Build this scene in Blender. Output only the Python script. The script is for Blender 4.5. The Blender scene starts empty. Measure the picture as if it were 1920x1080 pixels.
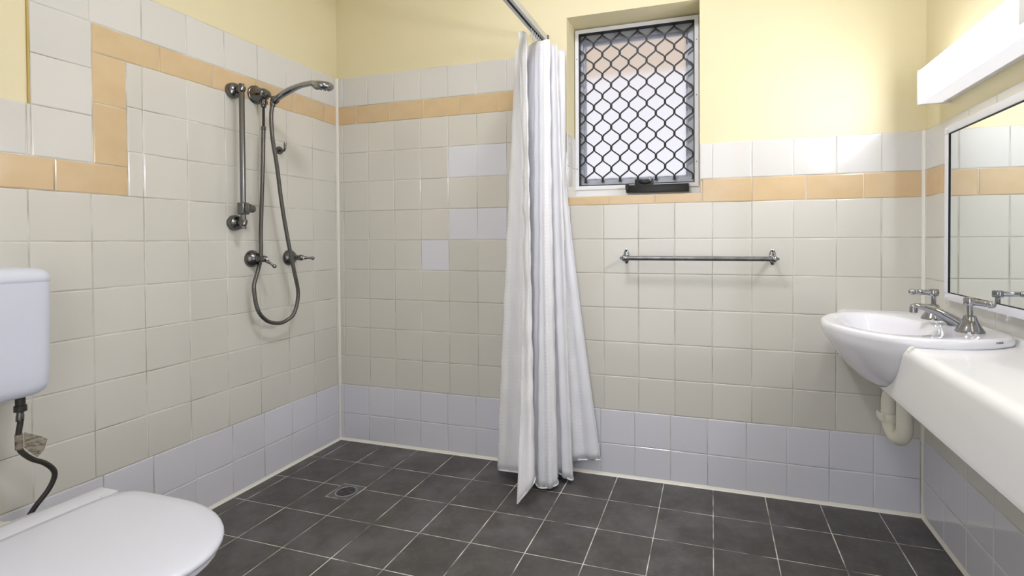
import bpy, bmesh, math, random
from mathutils import Vector, Matrix
random.seed(7)
SC = bpy.context.scene
COL = SC.collection
PI = math.pi
W = 2.6837                      # room width (left wall tile face x=0, right wall x=W, back wall y=0)
CEIL = 2.62
YF = -2.55                      # wall behind the camera

# ------------------------------------------------------------------ camera
cam = bpy.data.cameras.new('camera')
co = bpy.data.objects.new('camera', cam); COL.objects.link(co)
F_PX, CX, CY = 938.26, 1047.15, 462.03
PITCH, YAW, ROLL = 0.0132, -0.2972, -0.005
cam.sensor_width = 36.0
cam.lens = F_PX / 1920 * 36.0
cam.shift_x = (960 - CX) / 1920
cam.shift_y = (CY - 540) / 1920
cam.clip_start = 0.02
fw = Vector((math.sin(YAW)*math.cos(PITCH), math.cos(YAW)*math.cos(PITCH), -math.sin(PITCH)))
r0 = Vector((math.cos(YAW), -math.sin(YAW), 0)); u0 = r0.cross(fw)
rr = r0*math.cos(ROLL) + u0*math.sin(ROLL); uu = -r0*math.sin(ROLL) + u0*math.cos(ROLL)
M = Matrix.Identity(4)
for i in range(3):
    M[i][0] = rr[i]; M[i][1] = uu[i]; M[i][2] = -fw[i]
M.translation = (1.9134, -2.2198, 1.0672)
co.matrix_world = M
SC.camera = co

# ------------------------------------------------------------------ world, exposure
wd = bpy.data.worlds.new('sky'); SC.world = wd; wd.use_nodes = True
bg = wd.node_tree.nodes['Background']
bg.inputs[0].default_value = (0.90, 0.92, 1.0, 1); bg.inputs[1].default_value = 1.0
vs = SC.view_settings
vs.view_transform = 'Standard'; vs.look = 'None'; vs.exposure = 1.02; vs.gamma = 1.0
vs.use_curve_mapping = False
LAMP_E = 13.6        # fluorescent diffuser above the mirror
CEIL_E = 31.0       # round ceiling light

# ------------------------------------------------------------------ materials
def lin(c):
    return tuple(((v/255)/12.92 if v/255 <= 0.04045 else ((v/255+0.055)/1.055)**2.4) for v in c)
MATS = {}
def mat(name, rgb, rough=0.5, metal=0.0, coat=0.0, noise=None, nscale=8.0, bump=0.0, bscale=60.0, bdist=0.002,
        rnd=0.0, spec=0.5, trans=0.0, sheen=0.0, rvar=0.0, sss=0.0, detail=4.0):
    m = bpy.data.materials.new(name); m.use_nodes = True
    nt = m.node_tree; N = nt.nodes; L = nt.links
    b = N['Principled BSDF']
    c = lin(rgb)
    b.inputs['Base Color'].default_value = (*c, 1)
    b.inputs['Roughness'].default_value = rough
    b.inputs['Metallic'].default_value = metal
    b.inputs['Coat Weight'].default_value = coat
    b.inputs['Coat Roughness'].default_value = 0.06
    b.inputs['Specular IOR Level'].default_value = spec
    b.inputs['Transmission Weight'].default_value = trans
    b.inputs['Sheen Weight'].default_value = sheen
    tc = N.new('ShaderNodeTexCoord')
    out = None
    if noise:
        nz = N.new('ShaderNodeTexNoise'); nz.inputs['Scale'].default_value = nscale; nz.inputs['Detail'].default_value = detail
        L.new(tc.outputs['Object'], nz.inputs['Vector'])
        rp = N.new('ShaderNodeValToRGB')
        rp.color_ramp.elements[0].position = 0.35; rp.color_ramp.elements[1].position = 0.68
        rp.color_ramp.elements[0].color = (*c, 1); rp.color_ramp.elements[1].color = (*lin(noise), 1)
        L.new(nz.outputs['Fac'], rp.inputs['Fac']); out = rp.outputs['Color']
    if rnd:
        oi = N.new('ShaderNodeObjectInfo')
        mr = N.new('ShaderNodeMapRange'); mr.inputs['To Min'].default_value = 1-rnd; mr.inputs['To Max'].default_value = 1+rnd*0.4
        L.new(oi.outputs['Random'], mr.inputs['Value'])
        hs = N.new('ShaderNodeHueSaturation')
        L.new(mr.outputs['Result'], hs.inputs['Value'])
        if out: L.new(out, hs.inputs['Color'])
        else: hs.inputs['Color'].default_value = (*c, 1)
        out = hs.outputs['Color']
    if out: L.new(out, b.inputs['Base Color'])
    if rvar:
        nr = N.new('ShaderNodeTexNoise'); nr.inputs['Scale'].default_value = 5.0; nr.inputs['Detail'].default_value = 5
        L.new(tc.outputs['Object'], nr.inputs['Vector'])
        m2 = N.new('ShaderNodeMapRange'); m2.inputs['To Min'].default_value = max(0.02, rough-rvar); m2.inputs['To Max'].default_value = rough+rvar
        L.new(nr.outputs['Fac'], m2.inputs['Value']); L.new(m2.outputs['Result'], b.inputs['Roughness'])
    if bump:
        nb = N.new('ShaderNodeTexNoise'); nb.inputs['Scale'].default_value = bscale; nb.inputs['Detail'].default_value = 3
        L.new(tc.outputs['Object'], nb.inputs['Vector'])
        bp = N.new('ShaderNodeBump'); bp.inputs['Strength'].default_value = bump; bp.inputs['Distance'].default_value = bdist
        L.new(nb.outputs['Fac'], bp.inputs['Height']); L.new(bp.outputs['Normal'], b.inputs['Normal'])
    MATS[name] = m
    return m
def emis(name, rgb, strength, base=(240,240,240)):
    m = mat(name, base, 0.4)
    b = m.node_tree.nodes['Principled BSDF']
    b.inputs['Emission Color'].default_value = (*lin(rgb), 1); b.inputs['Emission Strength'].default_value = strength
    return m
mat('paint_yellow', (229,220,184), 0.62, noise=(227,217,178), nscale=3.0, bump=0.25, bscale=140, bdist=0.001)
mat('paint_ceiling', (244,242,236), 0.7, bump=0.1, bscale=120, bdist=0.001)
mat('paint_edge_shade', (196,168,92), 0.6)  # darker ochre: the edge's shade is put into the paint colour
mat('tile_cream', (217,215,206), 0.16, coat=0.35, rnd=0.035, bump=0.05, bscale=22, bdist=0.0025)
mat('tile_offwhite', (218,217,213), 0.15, coat=0.35, rnd=0.03, bump=0.05, bscale=22, bdist=0.0025)
mat('tile_white', (222,223,231), 0.14, coat=0.35, rnd=0.025, bump=0.05, bscale=22, bdist=0.0025)
mat('tile_amber', (217,192,153), 0.15, coat=0.35, rnd=0.05, noise=(213,186,145), nscale=14, bump=0.06, bscale=26, bdist=0.0025)
mat('tile_floor', (88,86,84), 0.42, rnd=0.14, noise=(74,71,69), nscale=9, bump=0.22, bscale=70, bdist=0.0015, rvar=0.1, detail=8)
def floor_mat():
    m = MATS['tile_floor']; N = m.node_tree.nodes; L = m.node_tree.links; b = N['Principled BSDF']
    src = b.inputs['Base Color'].links[0].from_socket
    oi = N.new('ShaderNodeObjectInfo'); tc = N.new('ShaderNodeTexCoord')
    ad = N.new('ShaderNodeVectorMath'); ad.operation = 'ADD'
    L.new(tc.outputs['Object'], ad.inputs[0]); L.new(oi.outputs['Location'], ad.inputs[1])
    for sc,lo,hi,col,amt in ((3.2,0.5,0.72,(122,122,128),0.55),(7.5,0.52,0.75,(78,68,60),0.6),(38,0.50,0.8,(128,126,124),0.28),(160,0.62,0.8,(134,130,126),0.25)):  # first layer paints a bluish sheen, the others brown patches and dust
        nz = N.new('ShaderNodeTexNoise'); nz.inputs['Scale'].default_value = sc; nz.inputs['Detail'].default_value = 6; nz.inputs['Roughness'].default_value = 0.62
        L.new(ad.outputs[0], nz.inputs['Vector'])
        mr = N.new('ShaderNodeMapRange'); mr.inputs['From Min'].default_value = lo; mr.inputs['From Max'].default_value = hi
        mr.inputs['To Max'].default_value = amt; L.new(nz.outputs['Fac'], mr.inputs['Value'])
        mx = N.new('ShaderNodeMix'); mx.data_type = 'RGBA'
        L.new(mr.outputs['Result'], mx.inputs['Factor']); L.new(src, mx.inputs['A']); mx.inputs['B'].default_value = (*lin(col),1)
        src = mx.outputs['Result']
    L.new(src, b.inputs['Base Color'])
floor_mat()
mat('grout_wall', (230,227,221), 0.8, noise=(152,146,134), nscale=7)
mat('grout_floor', (240,235,226), 0.85, noise=(96,92,87), nscale=11)
mat('silicone', (238,236,226), 0.35)
mat('render_outside', (250,216,170), 0.8)
mat('bounce_outside', (226,222,216), 0.8)
mat('china', (238,239,246), 0.10, coat=0.5)
mat('china_toilet', (226,228,236), 0.14, coat=0.4)
mat('plastic_white', (216,220,234), 0.28)
mat('plastic_lid', (222,225,236), 0.25, bump=0.03, bscale=30)
mat('plastic_cream', (226,222,209), 0.38)
mat('bench', (243,244,244), 0.2, coat=0.3, bump=0.02, bscale=20)
mat('chrome', (158,160,166), 0.06, metal=1.0)
mat('chrome_dark', (118,118,119), 0.22, metal=1.0, bump=0.08, bscale=40, bdist=0.001)
mat('steel_worn', (140,140,142), 0.42, metal=1.0, noise=(112,112,114), nscale=30, bump=0.2, bscale=200, bdist=0.0006)
mat('rubber_black', (24,24,24), 0.45)
mat('plastic_black', (16,16,17), 0.3)
mat('alu_white', (226,228,234), 0.4)
mat('alu_grey', (176,181,192), 0.4, metal=0.2)
mat('alu_rail', (206,209,214), 0.32, metal=0.6)
mat('grille', (34,34,36), 0.45)
mat('dark', (14,14,15), 0.6)
mat('drain_steel', (128,128,134), 0.35, metal=0.7, noise=(104,104,110), nscale=40)
mat('mirror_glass', (236,240,238), 0.015, metal=1.0)
mat('frame_white', (236,238,246), 0.3)
mat('rubber_hose', (52,50,47), 0.4, bump=0.3, bscale=300, bdist=0.0006)
mat('logo_grey', (96,90,80), 0.5)
emis('lamp_diffuser', (246,246,255), LAMP_E)
emis('lamp_under', (246,246,255), 0.30, (226,226,222))
emis('lamp_upper', (246,246,255), 3.0)
emis('ceiling_diffuser', (248,247,255), CEIL_E)

# braided hose: fine rings across the tube
def ringed(name, rgb, scale):
    m = mat(name, rgb, 0.28, metal=1.0)
    N = m.node_tree.nodes; L = m.node_tree.links; b = N['Principled BSDF']
    uv = N.new('ShaderNodeUVMap'); wv = N.new('ShaderNodeTexWave'); wv.bands_direction = 'Y'
    wv.inputs['Scale'].default_value = scale; wv.inputs['Distortion'].default_value = 0
    L.new(uv.outputs['UV'], wv.inputs['Vector'])
    bp = N.new('ShaderNodeBump'); bp.inputs['Strength'].default_value = 0.5; bp.inputs['Distance'].default_value = 0.001
    L.new(wv.outputs['Fac'], bp.inputs['Height']); L.new(bp.outputs['Normal'], b.inputs['Normal'])
ringed('hose_metal', (112,111,109), 60.0)

# curtain: white polyester with woven satin bands
def curtain_mat():
    m = bpy.data.materials.new('curtain_cloth'); m.use_nodes = True; MATS['curtain_cloth'] = m
    N = m.node_tree.nodes; L = m.node_tree.links; b = N['Principled BSDF']; o = N['Material Output']
    b.inputs['Base Color'].default_value = (*lin((250,250,253)), 1); b.inputs['Roughness'].default_value = 0.5
    b.inputs['Sheen Weight'].default_value = 0.15
    uv = N.new('ShaderNodeUVMap')
    br = N.new('ShaderNodeTexBrick'); br.inputs['Scale'].default_value = 1.0
    br.inputs['Brick Width'].default_value = 0.035; br.inputs['Row Height'].default_value = 0.016; br.inputs['Mortar Size'].default_value = 0.002
    br.inputs['Color1'].default_value = (1,1,1,1); br.inputs['Color2'].default_value = (0.55,0.55,0.55,1); br.inputs['Mortar'].default_value = (0.2,0.2,0.2,1)
    L.new(uv.outputs['UV'], br.inputs['Vector'])
    nz = N.new('ShaderNodeTexNoise'); nz.inputs['Scale'].default_value = 34; nz.inputs['Detail'].default_value = 4
    L.new(uv.outputs['UV'], nz.inputs['Vector'])
    mx = N.new('ShaderNodeMath'); mx.operation = 'MULTIPLY_ADD'; mx.inputs[1].default_value = 0.25
    L.new(br.outputs['Color'], mx.inputs[0]); L.new(nz.outputs['Fac'], mx.inputs[2])
    bp = N.new('ShaderNodeBump'); bp.inputs['Strength'].default_value = 0.35; bp.inputs['Distance'].default_value = 0.003
    L.new(mx.outputs[0], bp.inputs['Height']); L.new(bp.outputs['Normal'], b.inputs['Normal'])
    rg = N.new('ShaderNodeMapRange'); rg.inputs['To Min'].default_value = 0.62; rg.inputs['To Max'].default_value = 0.4
    L.new(br.outputs['Color'], rg.inputs['Value']); L.new(rg.outputs['Result'], b.inputs['Roughness'])
    # satin stripes: woven dashes only inside vertical bands
    wv = N.new('ShaderNodeTexWave'); wv.bands_direction = 'X'; wv.inputs['Scale'].default_value = 2.6; wv.inputs['Distortion'].default_value = 0.0
    L.new(uv.outputs['UV'], wv.inputs['Vector'])
    st = N.new('ShaderNodeMapRange'); st.inputs['From Min'].default_value = 0.55; st.inputs['From Max'].default_value = 0.7
    L.new(wv.outputs['Fac'], st.inputs['Value'])
    ml = N.new('ShaderNodeMath'); ml.operation = 'MULTIPLY'; L.new(st.outputs['Result'], ml.inputs[0]); L.new(br.outputs['Color'], ml.inputs[1])
    mc = N.new('ShaderNodeMix'); mc.data_type = 'RGBA'
    mc.inputs['A'].default_value = (*lin((242,243,247)),1); mc.inputs['B'].default_value = (*lin((254,254,255)),1)
    L.new(ml.outputs[0], mc.inputs['Factor']); L.new(mc.outputs['Result'], b.inputs['Base Color'])
    tr = N.new('ShaderNodeBsdfTranslucent'); tr.inputs['Color'].default_value = (*lin((250,250,253)), 1)
    ms = N.new('ShaderNodeMixShader'); ms.inputs[0].default_value = 0.12
    L.new(b.outputs[0], ms.inputs[1]); L.new(tr.outputs[0], ms.inputs[2]); L.new(ms.outputs[0], o.inputs['Surface'])
curtain_mat()

# obscure glass: rough transmission with a fine pebble pattern
def glass_mat():
    m = bpy.data.materials.new('obscure_glass'); m.use_nodes = True; MATS['obscure_glass'] = m
    N = m.node_tree.nodes; L = m.node_tree.links; o = N['Material Output']
    g = N.new('ShaderNodeBsdfRefraction'); g.inputs['IOR'].default_value = 1.08; g.inputs['Roughness'].default_value = 0.42
    g.inputs['Color'].default_value = (0.775,0.78,0.80,1)
    t = N.new('ShaderNodeBsdfTranslucent'); t.inputs['Color'].default_value = (0.775,0.78,0.80,1)
    tc = N.new('ShaderNodeTexCoord')
    vo = N.new('ShaderNodeTexVoronoi'); vo.inputs['Scale'].default_value = 150
    L.new(tc.outputs['Object'], vo.inputs['Vector'])
    bp = N.new('ShaderNodeBump'); bp.inputs['Strength'].default_value = 0.35; bp.inputs['Distance'].default_value = 0.002
    L.new(vo.outputs['Distance'], bp.inputs['Height']); L.new(bp.outputs['Normal'], g.inputs['Normal'])
    ms = N.new('ShaderNodeMixShader'); ms.inputs[0].default_value = 0.38
    L.new(g.outputs[0], ms.inputs[1]); L.new(t.outputs[0], ms.inputs[2])
    L.new(ms.outputs[0], o.inputs['Surface'])
glass_mat()

# printed paper tag on the hose
def tag_mat():
    m = mat('paper_tag', (176,164,144), 0.6)
    N = m.node_tree.nodes; L = m.node_tree.links; b = N['Principled BSDF']
    uv = N.new('ShaderNodeTexCoord'); nz = N.new('ShaderNodeTexNoise'); nz.inputs['Scale'].default_value = 130; nz.inputs['Detail'].default_value = 6
    mp = N.new('ShaderNodeMapping'); mp.inputs['Scale'].default_value = (1, 0.35, 1.4)
    L.new(uv.outputs['Object'], mp.inputs['Vector']); L.new(mp.outputs['Vector'], nz.inputs['Vector'])
    rp = N.new('ShaderNodeValToRGB'); rp.color_ramp.elements[0].position = 0.42; rp.color_ramp.elements[1].position = 0.62
    rp.color_ramp.elements[0].color = (*lin((158,150,134)),1); rp.color_ramp.elements[1].color = (*lin((104,99,92)),1)
    L.new(nz.outputs['Fac'], rp.inputs['Fac']); L.new(rp.outputs['Color'], b.inputs['Base Color'])
tag_mat()

# ------------------------------------------------------------------ helpers
def V(*a): return Vector(a)
def empty(name, loc, label, cat, group=None):
    o = bpy.data.objects.new(name, None); o.location = loc; COL.objects.link(o)
    o.empty_display_size = 0.05
    o['label'] = label; o['category'] = cat
    if group: o['group'] = group
    return o
def base_of(p):
    v = Vector((0,0,0))
    while p is not None:
        v += p.location; p = p.parent
    return v
def obj(name, bm, m, parent=None, smooth=False, label=None, cat=None, kind=None, origin=None, angle=None):
    """bmesh in world coordinates -> one mesh object"""
    me = bpy.data.meshes.new(name)
    bmesh.ops.recalc_face_normals(bm, faces=bm.faces[:])
    loc = Vector((0,0,0))
    if parent is not None:
        off = base_of(parent)
    else:
        if origin is None:
            xs = [v.co for v in bm.verts]
            lo = Vector([min(c[i] for c in xs) for i in range(3)]); hi = Vector([max(c[i] for c in xs) for i in range(3)])
            origin = Vector(((lo.x+hi.x)/2, (lo.y+hi.y)/2, lo.z))
        off = Vector(origin); loc = off
    bmesh.ops.translate(bm, verts=bm.verts[:], vec=-off)
    bm.to_mesh(me); bm.free()
    if isinstance(m, (list, tuple)):
        for k in m: me.materials.append(MATS[k])
    else: me.materials.append(MATS[m])
    if smooth:
        me.polygons.foreach_set('use_smooth', [True]*len(me.polygons))
        try: me.set_sharp_from_angle(angle=math.radians(angle or 42))
        except Exception: pass
    o = bpy.data.objects.new(name, me); COL.objects.link(o)
    o.location = loc; o.parent = parent
    if label: o['label'] = label
    if cat: o['category'] = cat
    if kind: o['kind'] = kind
    return o
def box(bm, x0,x1,y0,y1,z0,z1, bev=0.0, seg=2):
    t = bmesh.new(); bmesh.ops.create_cube(t, size=1)
    for v in t.verts:
        v.co = Vector((x0+(v.co.x+.5)*(x1-x0), y0+(v.co.y+.5)*(y1-y0), z0+(v.co.z+.5)*(z1-z0)))
    if bev > 0:
        bmesh.ops.bevel(t, geom=t.edges[:], offset=bev, segments=seg, profile=0.6, affect='EDGES')
    join(bm, t)
def join(bm, t):
    me = bpy.data.meshes.new('tmp'); t.to_mesh(me); t.free(); bm.from_mesh(me); bpy.data.meshes.remove(me)
def nb(): return bmesh.new()
def catmull(P, n=8, closed=False):
    P = [Vector(p) for p in P]; out = []
    k = len(P); rng = range(k if closed else k-1)
    for i in rng:
        if closed: a,b,c,d = P[(i-1)%k],P[i],P[(i+1)%k],P[(i+2)%k]
        else: a,b,c,d = P[max(i-1,0)],P[i],P[i+1],P[min(i+2,k-1)]
        for j in range(n):
            t = j/n
            out.append(0.5*((2*b)+(-a+c)*t+(2*a-5*b+4*c-d)*t*t+(-a+3*b-3*c+d)*t**3))
    if not closed: out.append(P[-1])
    return out
def tube(bm, pts, r, seg=12, caps=True, flat=None):
    """sweep; r number or list; flat=(a,b) scales the two section axes"""
    pts = [Vector(p) for p in pts]; n = len(pts)
    R = r if isinstance(r, (list, tuple)) else [r]*n
    uvl = bm.loops.layers.uv.verify()
    T = []
    for i in range(n):
        t = (pts[min(i+1,n-1)]-pts[max(i-1,0)]); T.append(t.normalized())
    ref = Vector((0,0,1)) if abs(T[0].z) < 0.9 else Vector((1,0,0))
    u = (ref - T[0]*ref.dot(T[0])).normalized()
    rings = []; dist = [0.0]
    for i in range(1,n): dist.append(dist[-1]+(pts[i]-pts[i-1]).length)
    for i in range(n):
        if i: u = (u - T[i]*u.dot(T[i])).normalized()
        w = T[i].cross(u)
        fa, fb = flat if flat else (1,1)
        rings.append([bm.verts.new(pts[i]+(u*math.cos(2*PI*k/seg)*fa+w*math.sin(2*PI*k/seg)*fb)*R[i]) for k in range(seg)])
    for i in range(n-1):
        for k in range(seg):
            f = bm.faces.new((rings[i][k], rings[i][(k+1)%seg], rings[i+1][(k+1)%seg], rings[i+1][k]))
            uvs = [(k/seg,dist[i]),((k+1)/seg,dist[i]),((k+1)/seg,dist[i+1]),(k/seg,dist[i+1])]
            for lp,q in zip(f.loops, uvs): lp[uvl].uv = q
    if caps:
        bm.faces.new(rings[0][::-1]); bm.faces.new(rings[-1])
def lathe(bm, prof, org, axis, seg=24):
    """prof: (radius, height along axis)"""
    a = Vector(axis).normalized(); org = Vector(org)
    ref = Vector((0,0,1)) if abs(a.z) < 0.9 else Vector((1,0,0))
    u = (ref-a*ref.dot(a)).normalized(); w = a.cross(u)
    prev = None
    for r,h in prof:
        c = org+a*h
        if r < 1e-6: ring = [bm.verts.new(c)]
        else: ring = [bm.verts.new(c+(u*math.cos(2*PI*k/seg)+w*math.sin(2*PI*k/seg))*r) for k in range(seg)]
        if prev is not None:
            if len(prev)==1 and len(ring)>1:
                for k in range(seg): bm.faces.new((prev[0], ring[k], ring[(k+1)%seg]))
            elif len(ring)==1 and len(prev)>1:
                for k in range(seg): bm.faces.new((prev[k], prev[(k+1)%seg], ring[0]))
            elif len(ring)>1:
                for k in range(seg): bm.faces.new((prev[k], prev[(k+1)%seg], ring[(k+1)%seg], ring[k]))
        elif len(ring)>1: bm.faces.new(ring[::-1])
        prev = ring
    if prev and len(prev)>1: bm.faces.new(prev)
def loft(bm, rings, cap0=True, cap1=True):
    R = [[bm.verts.new(p) for p in r] for r in rings]; n = len(R[0])
    for i in range(len(R)-1):
        for k in range(n):
            bm.faces.new((R[i][k],R[i][(k+1)%n],R[i+1][(k+1)%n],R[i+1][k]))
    if cap0: bm.faces.new(R[0][::-1])
    if cap1: bm.faces.new(R[-1])
def sphere(bm, c, r, seg=12, sx=1, sy=1, sz=1):
    t = bmesh.new(); bmesh.ops.create_uvsphere(t, u_segments=seg, v_segments=max(6,seg//2), radius=r)
    for v in t.verts: v.co = Vector((v.co.x*sx, v.co.y*sy, v.co.z*sz))+Vector(c)
    join(bm, t)

# ------------------------------------------------------------------ tiles
TILES = {}
def tile_mesh(w, h, m, th=0.0065):
    key = (round(w,3), round(h,3), m)
    if key in TILES: return TILES[key]
    b = 0.0022
    me = bpy.data.meshes.new('tile'); vs=[]; fs=[]
    e = 1.0 if min(w,h) > 0.03 else 0.4
    for (dx,dz) in ((0,-th),(0,-0.0017),(0.0012*e,-0.0005),(0.0042*e,0)):
        for sx,sy in ((-1,-1),(1,-1),(1,1),(-1,1)):
            vs.append((sx*(w/2-dx), sy*(h/2-dx), dz))
    for k in range(4):
        q=(k+1)%4
        for r_ in (0,4,8): fs.append((r_+k,r_+q,r_+4+q,r_+4+k))
    fs.append((12,13,14,15)); fs.append((3,2,1,0))
    me.from_pydata(vs, [], fs); me.materials.append(MATS[m]); me.update()
    TILES[key] = me
    return me
def tile(parent, frame, u0,u1,v0,v1, m, gap=0.0020, tilt=0.0016, th=0.0065):
    org,U,Vv,N = frame
    w = u1-u0-gap; h = v1-v0-gap
    if w < 0.003 or h < 0.003: return
    o = bpy.data.objects.new('tile', tile_mesh(w,h,m,th)); COL.objects.link(o)
    c = org + U*((u0+u1)/2) + Vv*((v0+v1)/2) + N*random.uniform(-0.0004,0.0003)
    mt = Matrix((U,Vv,N)).transposed().to_4x4()
    mt = mt @ Matrix.Rotation(random.uniform(-tilt,tilt),4,'X') @ Matrix.Rotation(random.uniform(-tilt,tilt),4,'Y')
    mt.translation = c
    o.parent = parent
    o.matrix_basis = mt
    return o
def cuts(lines, a, b):
    L = [a]+[x for x in lines if a+0.004 < x < b-0.004]+[b]
    return list(zip(L[:-1], L[1:]))
def field(parent, frame, ul, ua, ub, zl, m, special=None, **kw):
    for (v0,v1) in zip(zl[:-1], zl[1:]):
        for (u0,u1) in cuts(ul, ua, ub):
            mm = m
            if special:
                for (a,b) in special:
                    if u0-0.01 < a < u1+0.01-0.02 and v0 < b < v1: mm = 'tile_white'
            tile(parent, frame, u0,u1,v0,v1, mm, **kw)

S = 0.154
Z0 = -0.057*S
ZR = [0.004]+[Z0+k*S for k in range(1,9)]          # .145 .299 ... 1.223
ZC = ZR[2:]                                        # cream rows, .299 -> 1.223
ZA = ZR[8]; ZB = 1.3225                            # low amber band
ZU = [ZA, ZA+S, ZA+2*S, 1.683]                     # rows under the high amber band
ZT0, ZT1, ZT2 = 1.683, 1.777, 1.931
LEFT_LINES = [(1.1372+1.0173*k)*S for k in range(-1,18)]
BACK_LINES = [(0.2327+1.0173*k)*S for k in range(0,18)]
Dw = 0.0065   # tile thickness

def struct(name, bm, m, label, cat):
    o = obj(name, bm, m, None, label=label, cat=cat, kind='structure', origin=(0,0,0))
    return o
# --- floor
b = nb(); box(b, -0.12, W+0.12, YF-0.1, 0.22, -0.12, -0.0012)
floor = struct('floor', b, 'grout_floor', 'dark charcoal square floor tiles with pale worn grout lines', 'floor')
ff = (V(0,0,0), V(1,0,0), V(0,-1,0), V(0,0,1))
# frame must be right handed for the tile normal: use U=x, V=y and negative v coordinates
ff = (V(0,0,0), V(1,0,0), V(0,1,0), V(0,0,1))
FX = [0.070+0.2053*k for k in range(0,13)]
FY = [0.213+0.2115*k for k in range(0,14)]
for (y0,y1) in cuts(FY, 0.004, 2.55):
    for (x0,x1) in cuts(FX, 0.004, W-0.004):
        tile(floor, ff, x0,x1,-y1,-y0, 'tile_floor', gap=0.0021, tilt=0.0012, th=0.0085)

# --- left wall
b = nb(); box(b, -0.12, -Dw, YF-0.1, 0.22, -0.1, CEIL+0.1)
wl = struct('wall_left', b, 'paint_yellow', 'long wall with cream tiles, stepped amber tile band and yellow paint above', 'wall')
b = nb()
box(b, -Dw-0.001, -0.0016, -2.25, 0, 0, ZB+0.1525)
box(b, -Dw-0.001, -0.0016, -1.262, 0, ZB+0.1525, ZT2)
obj('grout', b, 'grout_wall', wl)
lf = (V(0,0,0), V(0,1,0), V(0,0,1), V(1,0,0))       # u = y (negative), v = z
def neg(L): return sorted(-x for x in L)
NL = neg(LEFT_LINES)
SKL = neg([0.0095+0.1545*k+0.0005*k for k in range(0,16)])
field(wl, lf, SKL, -2.25, -0.001, ZR[:3], 'tile_white')
field(wl, lf, NL, -2.25, -0.001, ZC, 'tile_cream')
field(wl, lf, NL, -1.008, -0.001, ZU, 'tile_cream')
AMB = [0.094+0.2013*k for k in range(0,5)]
field(wl, lf, neg(AMB), -1.108, -0.001, [ZT0,ZT1], 'tile_amber')
field(wl, lf, NL, -1.262, -0.001, [ZT1,ZT2], 'tile_offwhite')
field(wl, lf, [], -1.262, -1.108, [ZB,ZB+.1525,ZB+.305,ZT1], 'tile_offwhite')
field(wl, lf, [], -1.108, -1.008, [ZB,1.520,ZT0], 'tile_amber')
field(wl, lf, neg([1.008+0.2013*k for k in range(0,7)]), -2.25, -1.008, [ZA,ZB], 'tile_amber')
field(wl, lf, NL, -2.25, -1.262, [ZB,ZB+.1525], 'tile_offwhite')
b = nb(); box(b, -Dw, -0.0012, -1.2668, -1.2625, ZB+.153, ZT2)  # thin strip coloured darker for the shaded end of the paint
obj('paint_edge_shade', b, 'paint_edge_shade', wl)

# --- back wall, with window opening
OX0,OX1,OZ0,OZ1 = 1.2760,1.8650,1.2640,2.0880
YB = Dw; YO = 0.24
b = nb()
box(b, -0.12, OX0, YB, YO, -0.1, CEIL+0.1)
box(b, OX1, W+0.12, YB, YO, -0.1, CEIL+0.1)
box(b, OX0, OX1, YB, YO, -0.1, OZ0)
box(b, OX0, OX1, YB, YO, OZ1, CEIL+0.1)
wb = struct('wall_back', b, 'paint_yellow', 'end wall with barred window, cream tiles, amber band and yellow paint', 'wall')
b = nb(); g0,g1 = 0.0020, YB+0.001
box(b, 0, W, g0, g1, 0, ZA)
box(b, 0, 1.2400, g0, g1, ZA, ZT2)
box(b, 1.2400, OX0, g0, g1, ZA, ZB+.1525)
box(b, OX0, OX1, g0, g1, ZA, OZ0)
box(b, OX1, W, g0, g1, ZA, ZB+.1505)
obj('grout', b, 'grout_wall', wb)
bf = (V(0,0,0), V(1,0,0), V(0,0,1), V(0,-1,0))
SKB = [0.0250+0.1559*k for k in range(0,18)]
field(wb, bf, SKB, 0.001, W-0.001, ZR[:3], 'tile_white')
WH = [(0.74,1.0),(0.90,1.0)]
spec = [(0.741,1.146),(0.897,1.146),(0.584,0.992)]
field(wb, bf, BACK_LINES, 0.001, W-0.001, ZC, 'tile_cream', special=spec)
field(wb, bf, BACK_LINES, 0.001, 1.032, ZU, 'tile_cream', special=[(0.741,1.454),(0.897,1.454)])
field(wb, bf, [0.125+0.2013*k for k in range(0,6)], 0.001, 1.132, [ZT0,ZT1], 'tile_amber')
field(wb, bf, BACK_LINES, 0.001, 1.240, [ZT1,ZT2], 'tile_offwhite')
field(wb, bf, [], 1.132, 1.240, [ZB,ZB+.1525,ZB+.305,ZT1], 'tile_offwhite')
field(wb, bf, [], 1.032, 1.132, [ZB,1.520,ZT0], 'tile_amber')
AL = [1.8756-0.2027*k for k in range(0,6)]
field(wb, bf, sorted(AL), 1.032, OX0, [ZA,ZB], 'tile_amber')
field(wb, bf, [], 1.240, OX0, [ZB,ZB+.1525], 'tile_offwhite')
field(wb, bf, sorted(AL), OX0, 1.8756, [ZA,OZ0], 'tile_amber')
tile(wb, bf, OX1+0.001, 1.8756, OZ0, 1.315, 'tile_amber')
field(wb, bf, [1.8756,2.0735,2.2775,2.4817], 1.8756, W-0.001, [ZA,ZB], 'tile_amber')
field(wb, bf, BACK_LINES, OX1, W-0.001, [ZB,ZB+.1505], 'tile_offwhite')
# reveal tiles (left and right cheek of the opening)
rl = (V(OX0+Dw-0.0015,0,0), V(0,1,0), V(0,0,1), V(1,0,0))
for v0,v1 in ((OZ0,1.410),(1.410,1.557)): tile(wb, rl, 0.002,0.138, v0,v1,'tile_offwhite')

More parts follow.
